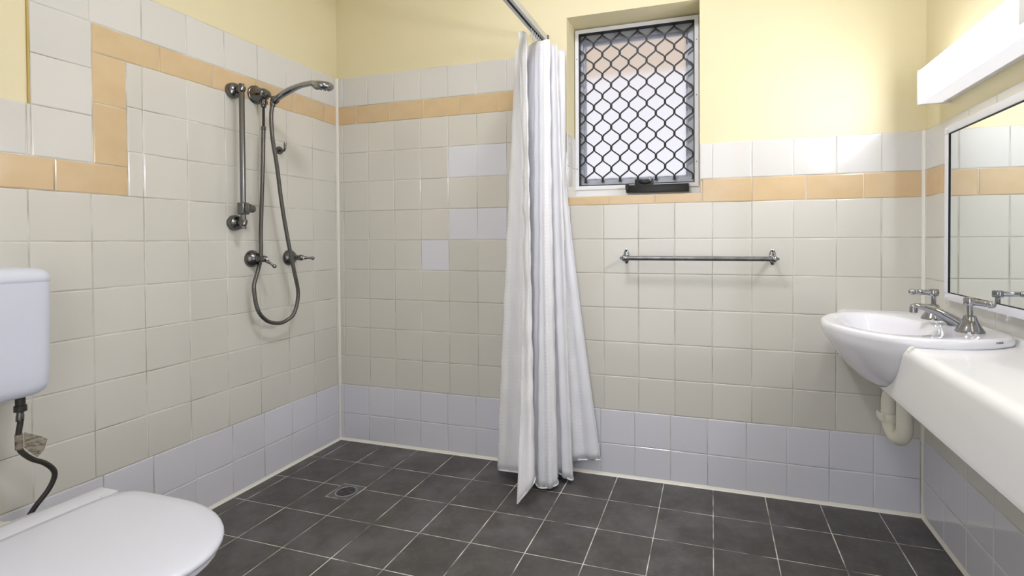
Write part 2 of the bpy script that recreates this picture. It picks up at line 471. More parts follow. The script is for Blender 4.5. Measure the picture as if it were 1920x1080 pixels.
# --- right wall
b = nb(); box(b, W+Dw, W+0.12, YF-0.1, 0.22, -0.1, CEIL+0.1)
wr = struct('wall_right', b, 'paint_yellow', 'side wall behind mirror and vanity, tiled below yellow paint', 'wall')
b = nb(); box(b, W+0.0020, W+Dw+0.001, -2.25, 0, 0, ZB+.1505)
obj('grout', b, 'grout_wall', wr)
rf = (V(W,0,0), V(0,-1,0), V(0,0,1), V(-1,0,0))
RL = [0.018+0.1605*k for k in range(0,16)]
field(wr, rf, RL, 0.001, 2.25, ZR[:3], 'tile_white')
field(wr, rf, RL, 0.001, 2.25, ZC, 'tile_cream')
field(wr, rf, [0.125+0.2013*k for k in range(0,12)], 0.001, 2.25, [ZA,ZB], 'tile_amber')
field(wr, rf, RL, 0.001, 2.25, [ZB,ZB+.1505], 'tile_offwhite')

# --- front wall, ceiling
b = nb(); box(b, -0.12, 0.90, YF-0.1, YF, -0.1, CEIL+0.1); box(b, 2.10, W+0.12, YF-0.1, YF, -0.1, CEIL+0.1); box(b, 0.90, 2.10, YF-0.1, YF, 2.10, CEIL+0.1)  # doorway gap is unseen, added to let in frontal fill light
struct('wall_front', b, 'paint_yellow', 'plain yellow painted wall with an unseen opening added for fill light', 'wall')
b = nb(); box(b, -0.12, W+0.12, YF-0.1, 0.24, CEIL, CEIL+0.1)
struct('ceiling', b, 'paint_ceiling', 'flat white painted ceiling', 'ceiling')

# --- silicone trims
def bead(name, pts, r, label):
    b = nb(); tube(b, pts, r, 8)
    o = obj(name, b, 'silicone', None, smooth=True, label=label, cat='sealant', kind='structure')
bead('trim_1', [(0.001,-0.001,0.29),(0.001,-0.001,ZT2)], 0.0085, 'white sealant strip up the shower corner')
bead('trim_2', [(W-0.001,-0.001,0.29),(W-0.001,-0.001,ZB+.150)], 0.0085, 'white sealant strip up the corner beside the mirror')
def cove(name, a, bq, n, label):
    """triangular fillet along the floor edge a->b, n = direction into the room"""
    a=Vector(a); bq=Vector(bq); n=Vector(n)
    b = nb(); rings=[]
    for p in (a,bq):
        rings.append([p+Vector((0,0,-.001))-n*.002, p+n*0.009, p+n*0.0040+V(0,0,.004), p+V(0,0,0.012), p-n*.002+V(0,0,.012)])
    loft(b, rings)
    obj(name, b, 'silicone', None, label=label, cat='sealant', kind='structure')
cove('trim_3', (0,-2.25,0), (0,-0.0,0), (1,0,0), 'pale sealant bead where stepped-band wall meets floor')
cove('trim_4', (0,0,0), (W,0,0), (0,-1,0), 'pale sealant bead where window wall meets floor')
cove('trim_5', (W,0,0), (W,-2.25,0), (-1,0,0), 'pale sealant bead under the vanity along the floor')
b = nb(); tube(b, [(0.001,-0.001,0.008),(0.001,-0.001,0.29)], 0.005, 8)
obj('trim_6', b, 'silicone', None, smooth=True, label='thin sealant line in shower corner above the floor', cat='sealant', kind='structure')
b = nb(); tube(b, [(W-0.001,-0.001,0.008),(W-0.001,-0.001,0.29)], 0.005, 8)
obj('trim_7', b, 'silicone', None, smooth=True, label='thin sealant line in corner under the basin', cat='sealant', kind='structure')

# ------------------------------------------------------------------ outside: eave and added bounce ground
b = nb(); box(b, -1.5, 4.5, YO, 1.35, 2.24, 2.34)
struct('eave', b, 'render_outside', 'tan roof eave outside above the frosted window', 'eave')
b = nb(); box(b, -8, 10, -10, 10, -0.3, -0.15)  # unseen ground, added to bounce daylight up to the eave
struct('bounce_ground', b, 'bounce_outside', 'pale unseen ground added outside to bounce light', 'bounce_ground')

# ------------------------------------------------------------------ window
win = empty('window_1', (1.57,0.16,OZ0), 'aluminium awning window with diamond security grille and frosted glass', 'window')
win['kind'] = 'structure'
def ring_frame(bm, x0,x1,z0,z1,w,y0,y1,bev=0.0):
    box(bm, x0,x0+w,y0,y1,z0,z1,bev); box(bm, x1-w,x1,y0,y1,z0,z1,bev)
    box(bm, x0+w-0.0005,x1-w+0.0005,y0,y1,z0,z0+w,bev); box(bm, x0+w-0.0005,x1-w+0.0005,y0,y1,z1-w,z1,bev)
b = nb()
ring_frame(b, OX0+0.003,OX1-0.003,OZ0+0.001,OZ1-0.002,0.016,0.150,0.215)      # outer frame against the reveal
box(b, OX0+0.003,OX1-0.003,0.142,0.215,OZ0+0.001,OZ0+0.050)                   # deep bottom rail
obj('frame', b, 'alu_white', win)
sx0,sx1,sz0,sz1 = 1.2800,1.8575,1.3080,2.0790
b = nb(); ring_frame(b, sx0,sx1,sz0,sz1,0.018,0.136,0.160,0.0012)
sf = obj('screen_frame', b, 'alu_white', win)
b = nb(); ring_frame(b, sx0+0.0178,sx1-0.0178,sz0+0.0178,sz1-0.0178,0.0045,0.138,0.160)
obj('gasket', b, 'rubber_black', sf)
b = nb(); ring_frame(b, sx0-0.002,sx1-0.014,sz0+0.014,sz1-0.014,0.034,0.166,0.186,0.001)
obj('sash_step', b, 'alu_grey', win)
b = nb(); ring_frame(b, sx0-0.010,sx1-0.008,sz0+0.008,sz1-0.008,0.050,0.186,0.214,0.001)
sa = obj('sash', b, 'alu_grey', win)
b = nb(); box(b, sx0+0.02,sx1-0.04,0.200,0.205,sz0+0.04,sz1-0.04)
obj('pane', b, 'obscure_glass', sa)
# screw dots on the screen frame
scr = [(sx0+.009,1.94),(sx0+.009,1.41),(sx1-.009,1.97),(sx1-.009,1.42),(sx1-.009,1.72)]
for x,z in scr:
    b = nb(); lathe(b, [(0.0024,0),(0.0024,0.001),(0,0.0014)], (x,0.1365,z), (0,-1,0), 8)
    obj('screw', b, 'dark', sf)
# diamond grille: zig-zag strands that touch at the knots
nx0, nz0, px, pz = 1.4123, 2.0045, 0.08425, 0.0998
gx0,gx1,gz0,gz1 = sx0+0.020,sx1-0.020,sz0+0.020,sz1-0.020
half = px/2
for j in range(-3, 11):
    xl = nx0+half*j; xr = xl+half                # strand j zig-zags between knots columns xl and xr
    if xr < gx0+0.004 or xl > gx1-0.004: continue
    pts = []; even = (j % 2 == 0)
    k = -2
    z = nz0+pz*1.5
    seq = []
    while z > gz0-pz:
        seq.append(('L' if even else 'R', z)); seq.append(('R' if even else 'L', z-pz/2)); z -= pz
    for s,zz in seq:
        x = xl+0.0020 if s=='L' else xr-0.0020
        d = 1 if s=='L' else -1
        for dz,dx in ((0.0135,0.0035),(0.0085,0.0004),(0.0,0.0),(-0.0085,0.0004),(-0.0135,0.0035)):
            pts.append((x+d*dx, zz+dz))
    pts = [p for p in pts if gz0-0.004 < p[1] < gz1+0.004]
    pts = [(min(max(x,gx0-0.003),gx1+0.003),z) for x,z in pts]
    b = nb(); R = []
    n = len(pts); hw = 0.0031
    for i,(x,z) in enumerate(pts):
        a = pts[max(i-1,0)]; c = pts[min(i+1,n-1)]
        t = Vector((c[0]-a[0],0,c[1]-a[1])); t = t.normalized() if t.length>1e-6 else V(0,0,-1)
        nn = Vector((-t.z,0,t.x))
        R.append([V(x,0.1465,z)+nn*hw, V(x,0.1465,z)-nn*hw, V(x,0.1535,z)-nn*hw, V(x,0.1535,z)+nn*hw])
    loft(b, R)
    obj('grille_strand', b, 'grille', win)
# winder and lock
b = nb(); box(b, 1.533,1.816,0.096,0.143,1.2835,1.3190,0.003); box(b, 1.530,1.545,0.094,0.12,1.296,1.3235,0.003)
wn = obj('winder_box', b, 'plastic_black', win, smooth=True)
b = nb(); box(b, 1.571,1.655,0.112,0.140,1.3150,1.3480,0.006,3)
lk = obj('lock', b, 'plastic_black', win, smooth=True)
b = nb(); tube(b, catmull([(1.592,0.106,1.339),(1.606,0.100,1.333),(1.625,0.098,1.331),(1.642,0.102,1.335)],4), [0.006,.007,.008,.009,.009,.010,.010,.010,.010,.009,.009,.008,.007], 10)
obj('turn_knob', b, 'rubber_black', lk, smooth=True)
b = nb(); lathe(b, [(0.0085,0),(0.0085,0.003),(0.006,0.004),(0,0.004)], (1.640,0.110,1.3415), (0,-1,0), 16)
kc = obj('key_cylinder', b, 'chrome', lk, smooth=True)
b = nb(); box(b, 1.6388,1.6412,0.1050,0.1065,1.3375,1.3455)
obj('keyhole', b, 'dark', lk)

# ------------------------------------------------------------------ curtain rail and curtain
b = nb()
xr0,xr1,zr0,zr1 = 1.150,1.187,1.984,2.012
prof = [(xr0,zr1),(xr1,zr1),(xr1,zr0),(1.1745,zr0),(1.1745,zr0+0.003),(1.184,zr0+0.003),(1.184,zr1-0.003),(1.153,zr1-0.003),(1.153,zr0+0.003),(1.1625,zr0+0.003),(1.1625,zr0),(xr0,zr0)]
rings = [[V(x,y,z) for x,z in prof] for y in (-0.001,-1.75)]
loft(b, rings)
rail = obj('curtain_rail', b, 'alu_rail', None, label='straight white aluminium track fixed above the shower curtain', cat='curtain rail')
b = nb(); box(b, 1.156,1.181,-1.749,-0.003,zr0+0.0035,zr0+0.0045)
obj('track_slot', b, 'dark', rail)
b = nb(); box(b, 1.146,1.191,-0.006,0.0015,1.980,2.016,0.001)
obj('end_bracket', b, 'plastic_black', rail)
for yy in (-0.9,-1.6):
    b = nb(); tube(b, [(1.1685,yy,zr1-0.002),(1.1685,yy,CEIL)], 0.006, 10); lathe(b,[(0.02,0),(0.02,-0.004),(0.008,-0.01)],(1.1685,yy,CEIL),(0,0,1),16)
    obj('ceiling_hanger', b, 'alu_rail', rail, smooth=True)

top = [(1.112,-.175),(1.150,-.190),(1.120,-.125),(1.058,-.080),(1.085,-.042),(1.150,-.090),(1.195,-.125),(1.232,-.110),(1.205,-.065),(1.252,-.075),(1.225,-.030),(1.276,-.022)]
mid = [(1.148,-.235),(1.185,-.250),(1.130,-.155),(1.022,-.125),(1.070,-.070),(1.160,-.130),(1.205,-.165),(1.250,-.150),(1.222,-.090),(1.290,-.100),(1.258,-.038),(1.300,-.022)]
bot = [(1.170,-.372),(1.232,-.335),(1.140,-.215),(0.988,-.150),(1.060,-.098),(1.165,-.185),(1.215,-.222),(1.282,-.190),(1.250,-.120),(1.334,-.135),(1.300,-.048),(1.436,-.030)]
zb  = [0.014, 0.10, 0.060, 0.030, 0.035, 0.030, 0.012, 0.022, 0.040, 0.022, 0.060, 0.078]
zt  = [1.972, 1.962, 1.945, 1.938, 1.950, 1.955, 1.945, 1.948, 1.940, 1.938, 1.932, 1.932]
NS, NT = 14, 56
def qb(a,m,c,t):   # through a (t=0), m (t=.5), c (t=1)
    return a*(2*(t-.5)*(t-1)) + m*(-4*t*(t-1)) + c*(2*t*(t-.5))
cols = []
for t in [i/NT for i in range(NT+1)]:
    row = []
    for k in range(12):
        x = qb(top[k][0],mid[k][0],bot[k][0],t); y = qb(top[k][1],mid[k][1],bot[k][1],t)
        if k == 11:
            e = max(0,(t-0.30)/0.70); x = 1.276+0.160*e**1.15; y = -0.022-0.008*t
        row.append(Vector((x,y,zt[k]+(zb[k]-zt[k])*t)))
    cols.append(catmull(row, NS))
b = nb(); uvl = b.loops.layers.uv.verify()
arc = [0.0]
for i in range(1,len(cols[-1])): arc.append(arc[-1]+(cols[-1][i]-cols[-1][i-1]).length)
grid = []
for j,row in enumerate(cols):
    t = j/NT; g = []
    for i,p in enumerate(row):
        s = arc[i]
        a = (0.0022 if i<44 else 0.0052)*(0.3+t)*math.sin(s*78+1.2*math.sin(t*5)) + 0.0018*math.sin(t*44+s*23)*math.sin(s*51)+0.0012*math.sin(t*90+s*9)
        if 66 < i < 130: a += 0.0040*(0.35+t)*math.sin(s*150+0.8*math.sin(t*4))
        if i < 20: a += 0.0042*math.sin(t*58+2*math.sin(t*17))*(1-i/20)
        if i > 0 and i < len(row)-1:
            tg = (row[i+1]-row[i-1]); nrm = Vector((-tg.y,tg.x,0)); nrm = nrm.normalized() if nrm.length>1e-6 else V(0,0,0)
            p = p + nrm*a
        p = Vector((p.x, min(p.y,-0.006), p.z))
        if j == 0: p.z += 0.002*math.sin(s*40)
        g.append(b.verts.new(p))
    grid.append(g)
for j in range(NT):
    for i in range(len(grid[0])-1):
        f = b.faces.new((grid[j][i],grid[j][i+1],grid[j+1][i+1],grid[j+1][i]))
        for lp,q in zip(f.loops, ((arc[i],1-j/NT),(arc[i+1],1-j/NT),(arc[i+1],1-(j+1)/NT),(arc[i],1-(j+1)/NT))):
            lp[uvl].uv = (q[0], q[1]*1.95)
cur = empty('shower_curtain', (1.17,-0.15,0.0), 'white fabric shower curtain gathered against the wall beside the window', 'curtain')
cl = obj('cloth', b, 'curtain_cloth', cur, smooth=True, angle=180)
sd = cl.modifiers.new('thick','SOLIDIFY'); sd.thickness = 0.0014; sd.offset = 0
hem = [Vector(p) for p in cols[-1]]
b = nb(); tube(b, [Vector((p.x,min(p.y,-0.006),p.z+0.001)) for p in hem[::2]], 0.0034, 6)
obj('hem', b, 'curtain_cloth', cur, smooth=True)
lead = [cols[j][0] for j in range(0,NT+1,2)]
b = nb(); tube(b, lead, 0.0022, 6)
obj('edge_hem', b, 'curtain_cloth', cur, smooth=True)
for k in range(6):
    y = -0.165+0.024*k
    b = nb(); zc = 1.950-0.002*k
    tube(b, catmull([(1.1685,y,zr0+0.006),(1.1690,y-0.002,zr0-0.006),(1.1735,y-0.004,zr0-0.018),(1.166,y-0.004,zc-0.004),(1.160,y-0.001,zc+0.004),(1.164,y,zc+0.012)],5), 0.0016, 6)
    obj('curtain_hook', b, 'plastic_white', cur, smooth=True)

# ------------------------------------------------------------------ shower fittings on the left wall
# slide rail
sr = empty('shower_slide_rail', (0.0,-0.611,1.15), 'vertical dark chrome slide rail with handset clip on the shower wall', 'shower rail')
b = nb(); tube(b, [(0.062,-0.622,1.118),(0.062,-0.622,1.716)], 0.0105, 16)
obj('bar', b, 'chrome_dark', sr, smooth=True)
for zz in (1.695,1.145):
    b = nb(); lathe(b, [(0.0325,0),(0.0325,0.010),(0.031,0.020),(0.026,0.027),(0.016,0.029),(0.0125,0.032),(0.0125,0.062)], (0,-0.613,zz), (1,-0.12,0), 24)
    lathe(b, [(0,-0.0165),(0.008,-0.0160),(0.0135,-0.011),(0.0145,0.0),(0.0135,0.011),(0.008,0.0160),(0,0.0165)], (0.062,-0.622,zz), (0,0.35,0.94), 16)
    obj('wall_bracket', b, 'chrome_dark', sr, smooth=True)
b = nb()
box(b, 0.046,0.078,-0.638,-0.604,1.178,1.228,0.006,3)
sl = obj('slider', b, 'chrome_dark', sr, smooth=True)
b = nb(); lathe(b, [(0.016,0),(0.016,0.022),(0.012,0.028),(0.0,0.029)], (0.064,-0.604,1.203), (0.3,1,0), 18)
obj('slider_knob', b, 'chrome_dark', sl, smooth=True)
b = nb(); box(b, 0.076,0.100,-0.632,-0.612,1.190,1.222,0.005,2)
obj('handset_clip', b, 'chrome_dark', sl, smooth=True)
# outlet elbow with hand shower
hs = empty('hand_shower', (0.0,-0.501,1.709), 'chrome hand shower head on conical wall outlet with looping metal hose', 'shower')
b = nb(); lathe(b, [(0.040,0),(0.040,0.004),(0.0375,0.007),(0.034,0.008),(0.029,0.030),(0.0245,0.056),(0.022,0.060),(0.018,0.062),(0.017,0.072),(0.012,0.078),(0,0.079)], (0,-0.501,1.709), (1,-0.05,-0.05), 28)
obj('wall_outlet', b, 'chrome_dark', hs, smooth=True)
b = nb(); lathe(b, [(0.012,0.02),(0.012,0.0),(0.0155,0),(0.0165,-0.010),(0.0145,-0.018),(0.011,-0.020),(0.0105,-0.030),(0.006,-0.032)], (0.044,-0.500,1.682), (0,0,1), 20)
obj('hose_nut', b, 'chrome_dark', hs, smooth=True)
b = nb(); tube(b, [(0.074,-0.505,1.703),(0.088,-0.503,1.694),(0.102,-0.501,1.684)], [0.006,0.0055,0.007], 12)
lathe(b, [(0.0,-0.016),(0.014,-0.014),(0.0165,-0.004),(0.0165,0.008),(0.013,0.014),(0,0.014)], (0.108,-0.500,1.678), (0.75,0.05,0.66), 18)
obj('holder', b, 'chrome_dark', hs, smooth=True)
hp = catmull([(0.098,-0.5025,1.664),(0.118,-0.499,1.683),(0.150,-0.4985,1.700),(0.195,-0.494,1.719),(0.240,-0.490,1.7315),(0.285,-0.485,1.737),(0.318,-0.481,1.735)],6)
n = len(hp)
rad = []
for i in range(n):
    t=i/(n-1); rad.append(0.0105+0.0045*math.sin(min(t*1.6,1)*PI*0.9)+0.002*t)
b = nb(); tube(b, hp, rad, 16, flat=(0.85,1.1))
hd = obj('handle', b, 'chrome', hs, smooth=True)
b = nb(); lathe(b, [(0,0.013),(0.020,0.0125),(0.034,0.009),(0.0425,0.002),(0.0445,-0.006),(0.043,-0.014),(0.039,-0.018),(0.0,-0.018)], (0.340,-0.478,1.731), (0.17,-0.18,0.97), 28)
obj('spray_head', b, 'chrome', hs, smooth=True)
b = nb(); lathe(b, [(0.038,0),(0.037,-0.004),(0.0,-0.0045)], (0.3370,-0.4748,1.7136), (0.17,-0.18,0.97), 24)
for q in range(10):
    a = q*PI/5
    lathe(b, [(0.003,0),(0.0026,-0.004),(0,-0.0042)], (0.3363+0.026*math.cos(a),-0.474+0.026*math.sin(a),1.7098-0.0045*math.cos(a)+0.0047*math.sin(a)), (0.17,-0.18,0.97), 6)
obj('spray_plate', b, 'drain_steel', hs, smooth=True)
hose = [(0.099,-.5026,1.664),(.100,-.510,1.640),(.101,-.515,1.596),(.1,-.508,1.51),(.095,-.483,1.399),(.09,-.455,1.238),(.085,-.418,1.072),(.08,-.379,.925),(.075,-.353,.824),(.07,-.371,.738),(.066,-.410,.708),(.064,-.455,.701),(.06,-.513,.722),(.055,-.553,.776),(.045,-.561,.868),(.036,-.541,.915),(.031,-.522,.957),(.0285,-.511,.992),(.030,-.510,1.038),(.036,-.515,1.119),(.046,-.512,1.351),(.045,-.503,1.561)]
b = nb(); tube(b, catmull(hose,8), 0.0082, 14)
obj('metal_hose', b, 'hose_metal', hs, smooth=True)
b = nb(); tube(b, [(0.045,-.503,1.560),(0.0445,-.5015,1.61),(0.044,-.500,1.652)], 0.0052, 12)
obj('inner_hose', b, 'rubber_black', hs, smooth=True)
b = nb(); tube(b, [(0.045,-.503,1.552),(0.0448,-.5027,1.567)], 0.0098, 14)
obj('hose_collar', b, 'chrome_dark', hs, smooth=True)
b = nb(); tube(b, [(0.1005,-.5055,1.650),(0.0965,-.5026,1.668)], 0.0105, 14)
obj('hose_collar', b, 'chrome_dark', hs, smooth=True)
# shower taps
def shower_tap(y, z, lev, label):
    t = empty('shower_tap', (0,y,z), label, 'tap', 'shower taps on tiled wall')
    b = nb(); lathe(b, [(0.0375,0),(0.0375,0.003),(0.036,0.008),(0.030,0.018),(0.022,0.026),(0.015,0.031),(0.0135,0.034)], (0,y,z), (1,0,0), 28)
    obj('flange', b, 'chrome_dark', t, smooth=True)
    b = nb(); lathe(b, [(0.0125,0.030),(0.0125,0.046),(0.009,0.050),(0.009,0.056),(0.013,0.060),(0.0145,0.068),(0.0125,0.078),(0.007,0.083),(0,0.084)], (0,y,z), (1,0,0), 20)
    obj('spindle', b, 'chrome_dark', t, smooth=True)
    c = V(0.068,y,z); d = Vector(lev).normalized()
    pts = [c+d*q for q in (0.0,0.012,0.018,0.026,0.034,0.044,0.050,0.056,0.060)]
    b = nb(); tube(b, pts, [0.008,0.0075,0.0085,0.006,0.0046,0.006,0.0085,0.0075,0.002], 14)
    obj('lever', b, 'chrome_dark', t, smooth=True)
    b = nb(); lathe(b, [(0.0052,0),(0.0052,0.0015),(0,0.002)], (0.0842,y,z), (1,0,0), 12)
    obj('indicator', b, 'plastic_cream', t)
shower_tap(-0.530,0.9915,(0.55,0.45,-0.60),'dark chrome shower tap with lever turned down, below the slide rail')
shower_tap(-0.329,0.9895,(0.62,0.62,-0.06),'dark chrome shower tap with level lever, nearer the room corner')
# hook
rh = empty('wall_hook', (0,-0.379,1.49), 'small dark chrome hook on tiles behind the shower hose', 'hook')
b = nb(); lathe(b, [(0.0185,0),(0.0185,0.004),(0.016,0.008),(0,0.009)], (0,-0.379,1.487), (1,0,0), 22)
obj('plate', b, 'chrome_dark', rh, smooth=True)
b = nb(); tube(b, catmull([(0.004,-0.380,1.490),(0.018,-0.380,1.484),(0.030,-0.381,1.484),(0.037,-0.382,1.494),(0.038,-0.382,1.512),(0.0385,-0.382,1.520)],5), 0.0052, 12)
obj('peg', b, 'chrome_dark', rh, smooth=True)

# ------------------------------------------------------------------ towel rail
tr = empty('towel_rail', (1.85,0,0.98), 'chrome towel bar on the tiles below the window', 'towel rail')
xa,xb,yt,zt_ = 1.5545,2.1460,-0.068,0.9865
b = nb(); tube(b, [(xa,yt,zt_),(xb,yt,zt_)], 0.0095, 16)
obj('bar', b, 'steel_worn', tr, smooth=True)
for x,sg in ((xa-0.004,-1),(xb+0.006,1)):
    b = nb()
    # oval back plate, vertical
    rings=[]
    for yy,sc in ((0.0,1.0),(-0.003,1.0),(-0.006,0.85),(-0.007,0.5)):
        rings.append([V(x+0.013*sc*math.cos(2*PI*k/24), yy, 0.9925+0.033*sc*math.sin(2*PI*k/24)) for k in range(24)])
    loft(b, rings)
    pl = obj('wall_plate', b, 'chrome', tr, smooth=True)
    b = nb(); tube(b, [(x,-0.004,0.990),(x,-0.030,0.989),(x,yt,zt_)], [0.0095,0.0075,0.0085], 14)
    lathe(b, [(0,-0.014),(0.009,-0.013),(0.0135,-0.006),(0.0145,0.0),(0.0125,0.006),(0.008,0.010),(0.006,0.014),(0.004,0.018),(0,0.019)], (x,yt,zt_), (sg,0,0), 18)
    obj('post', b, 'chrome', tr, smooth=True)
    for dz in (0.024,-0.020):
        b = nb(); lathe(b, [(0.004,0),(0.0036,0.0015),(0,0.002)], (x,-0.0060,0.9925+dz), (0,-1,0), 10)
        obj('screw', b, 'dark', pl)

# ------------------------------------------------------------------ floor drain
dr = empty('floor_drain', (0.426,-0.464,0), 'square metal floor waste with round slotted grate', 'drain')
dx,dy,dh = 0.4260,-0.4640,0.0555
b = nb(); box(b, dx-dh,dx+dh,dy-dh,dy+dh,-0.004,0.0014,0.0006,1)
obj('plate', b, 'drain_steel', dr)
b = nb(); tube(b, [(dx+0.043*math.cos(2*PI*k/40),dy+0.043*math.sin(2*PI*k/40),0.0015) for k in range(41)], 0.0011, 6, caps=False)
obj('grate_ring', b, 'alu_rail', dr, smooth=True)
for k in range(7):
    o_ = (k-3)*0.0105; hl = math.sqrt(max(0.036**2-o_**2,0.0001))
    b = nb(); box(b, dx-hl,dx+hl,dy+o_-0.0026,dy+o_+0.0026,0.0010,0.0018,0.0)
    obj('slot', b, 'dark', dr)
b = nb(); ring = []
box(b, dx-dh-0.003,dx+dh+0.003,dy-dh-0.003,dy-dh,-0.004,0.0008); box(b, dx-dh-0.003,dx+dh+0.003,dy+dh,dy+dh+0.003,-0.004,0.0008)
box(b, dx-dh-0.003,dx-dh,dy-dh,dy+dh,-0.004,0.0008); box(b, dx+dh,dx+dh+0.003,dy-dh,dy+dh,-0.004,0.0008)
obj('rim', b, 'grout_floor', dr)

# ------------------------------------------------------------------ vanity bench and basin
BZ = 0.787; YCB = -0.480
def polyline_radial(P, c, n):
    """resample closed polyline by angle around c"""
    out = []
    for k in range(n):
        a = 2*PI*k/n; d = Vector((math.cos(a), math.sin(a))); best = None
        for i in range(len(P)):
            p = P[i]-c; q = P[(i+1)%len(P)]-c; e = q-p
            den = d.x*e.y-d.y*e.x
            if abs(den) < 1e-12: continue
            t = (p.x*e.y-p.y*e.x)/den; s = (p.x*d.y-p.y*d.x)/den
            if t > 0 and -1e-6 <= s <= 1+1e-6: best = t if best is None else max(best,t)
        out.append(c+d*best)
    return out
NR = 96
halfo = [(.010,.0),(.010,.08),(.012,.140),(.030,.178),(.060,.206),(.100,.233),(.165,.256),(.230,.263),(.290,.254),(.340,.226),(.385,.176),(.417,.115),(.434,.055)]
full = halfo + [(.439,0.0)] + [(d,-h) for d,h in halfo[:0:-1]]
poly = catmull([V(d,h,0) for d,h in full], 6, closed=True)
poly = [Vector((p.x,p.y)) for p in poly]
c0 = Vector((0.235,0.0))
O = polyline_radial(poly, c0, NR)
def w3(p, z): return V(W-p.x, YCB+p.y, z)
def ell(dmin,dmax,hw,z,sc=1.0):
    c = Vector(((dmin+dmax)/2,0)); a=(dmax-dmin)/2
    return [w3(c+Vector((a*math.cos(2*PI*k/NR), hw*math.sin(2*PI*k/NR)))*sc, z) for k in range(NR)]
def osc(s,z): return [w3(c0+(p-c0)*s, z) for p in O]
EX = [(.19,.26,.05,.618),(.14,.302,.108,.628),(.11,.338,.160,.648),(.09,.370,.204,.680),(.07,.402,.236,.720),(.05,.427,.254,.760),(.035,.4365,.2615,.780)]
rings = [ell(*EX[0][:3],.6155,0.4)]+[ell(a,b_,h,z) for a,b_,h,z in EX]
rings += [osc(.995,.7885), osc(1.0,.7925), osc(1.001,.799), osc(.994,.8055), osc(.980,.8098), osc(.955,.8112), osc(.93,.8112)]
IN = [(.148,.398,.208,.8108),(.156,.388,.198,.8075),(.168,.372,.184,.792),(.185,.352,.160,.760),(.205,.328,.125,.725),(.225,.302,.080,.700),(.245,.282,.035,.690)]
rings += [ell(a,b_,h,z) for a,b_,h,z in IN]
bas = empty('basin', (2.45,YCB,0.615), 'white china semi-recessed hand basin set into the vanity bench', 'basin')
b = nb(); loft(b, rings)
obj('bowl', b, 'china', bas, smooth=True, angle=60)
b = nb(); lathe(b, [(0.030,-0.003),(0.030,0.002),(0.024,0.003),(0.018,0.001),(0.0,0.0005)], (W-0.263,YCB,0.6915), (0,0,1), 24)
obj('waste_ring', b, 'chrome', bas, smooth=True)
# lettering on the wing
tx = bpy.data.curves.new('txt','FONT'); tx.body = 'FOWLER'; tx.size = 0.0064; tx.align_x = 'CENTER'; tx.align_y='CENTER'; tx.extrude = 0.0003; tx.resolution_u = 2
to = bpy.data.objects.new('txt', tx); COL.objects.link(to)
bpy.context.view_layer.update()
me = bpy.data.meshes.new_from_object(to.evaluated_get(bpy.context.evaluated_depsgraph_get()))
bpy.data.objects.remove(to); me.name = 'maker_lettering'; me.materials.clear(); me.materials.append(MATS['logo_grey'])
lo = bpy.data.objects.new('maker_lettering', me); COL.objects.link(lo); lo.parent = bas
pos = V(W-0.080+0.0002,YCB-0.2206,0.8026)
tdir = V(0.83,0.56,0).normalized(); ndir = V(0.53,-0.78,0.42).normalized()
ndir = (ndir - tdir*ndir.dot(tdir)).normalized(); vdir = ndir.cross(tdir)
mt = Matrix((tdir,vdir,ndir)).transposed().to_4x4(); mt.translation = pos-bas.location
lo.matrix_basis = mt

# bench: L profile, with the basin hollow cut out of it
b = nb()
xf = 2.385; rad_ = 0.026
prof = [(W+0.0005,BZ+0.016),(W-0.004,BZ+0.014),(W-0.010,BZ+0.004),(W-0.020,BZ)]
for k in range(9):
    a = PI/2+k*PI/16
    prof.append((xf+rad_+rad_*math.cos(a), BZ-rad_+rad_*math.sin(a)))
prof += [(xf,0.640),(xf+0.001,0.630),(xf+0.006,0.6235),(xf+0.014,0.622),(xf+0.026,0.622),(xf+0.026,BZ-0.032),(W+0.0005,BZ-0.032)]
loft(b, [[V(x,y,z) for x,z in prof] for y in (0.0005,-1.98)])
t1 = obj('tmp_bench', b, 'bench')
b = nb(); loft(b, [ell(*EX[0][:3],.612,0.4)]+[ell(a,b_,h,z-0.0015,1.008) for a,b_,h,z in EX]+[ell(*EX[-1][:3],.83,1.008)])
t2 = obj('tmp_cut', b, 'bench')
md = t1.modifiers.new('cut','BOOLEAN'); md.operation='DIFFERENCE'; md.object = t2; md.solver='EXACT'
bpy.context.view_layer.update()
dg = bpy.context.evaluated_depsgraph_get()
me = bpy.data.meshes.new_from_object(t1.evaluated_get(dg))
loc1 = t1.location.copy()
bpy.data.objects.remove(t1); bpy.data.objects.remove(t2)
bn = bpy.data.objects.new('vanity_bench', me); COL.objects.link(bn); bn.location = loc1; me.name='vanity_bench'
me.polygons.foreach_set('use_smooth',[True]*len(me.polygons))
try: me.set_sharp_from_angle(angle=math.radians(30))
except Exception: pass
bn['label'] = 'long white vanity bench top with deep rounded front apron'; bn['category'] = 'vanity'
b = nb(); tube(b, catmull([(2.404,-0.744,0.7895),(2.394,-0.752,0.789),(2.386,-0.754,0.780)],3), 0.0028, 8)
obj('sealant', b, 'silicone', bn, smooth=True)

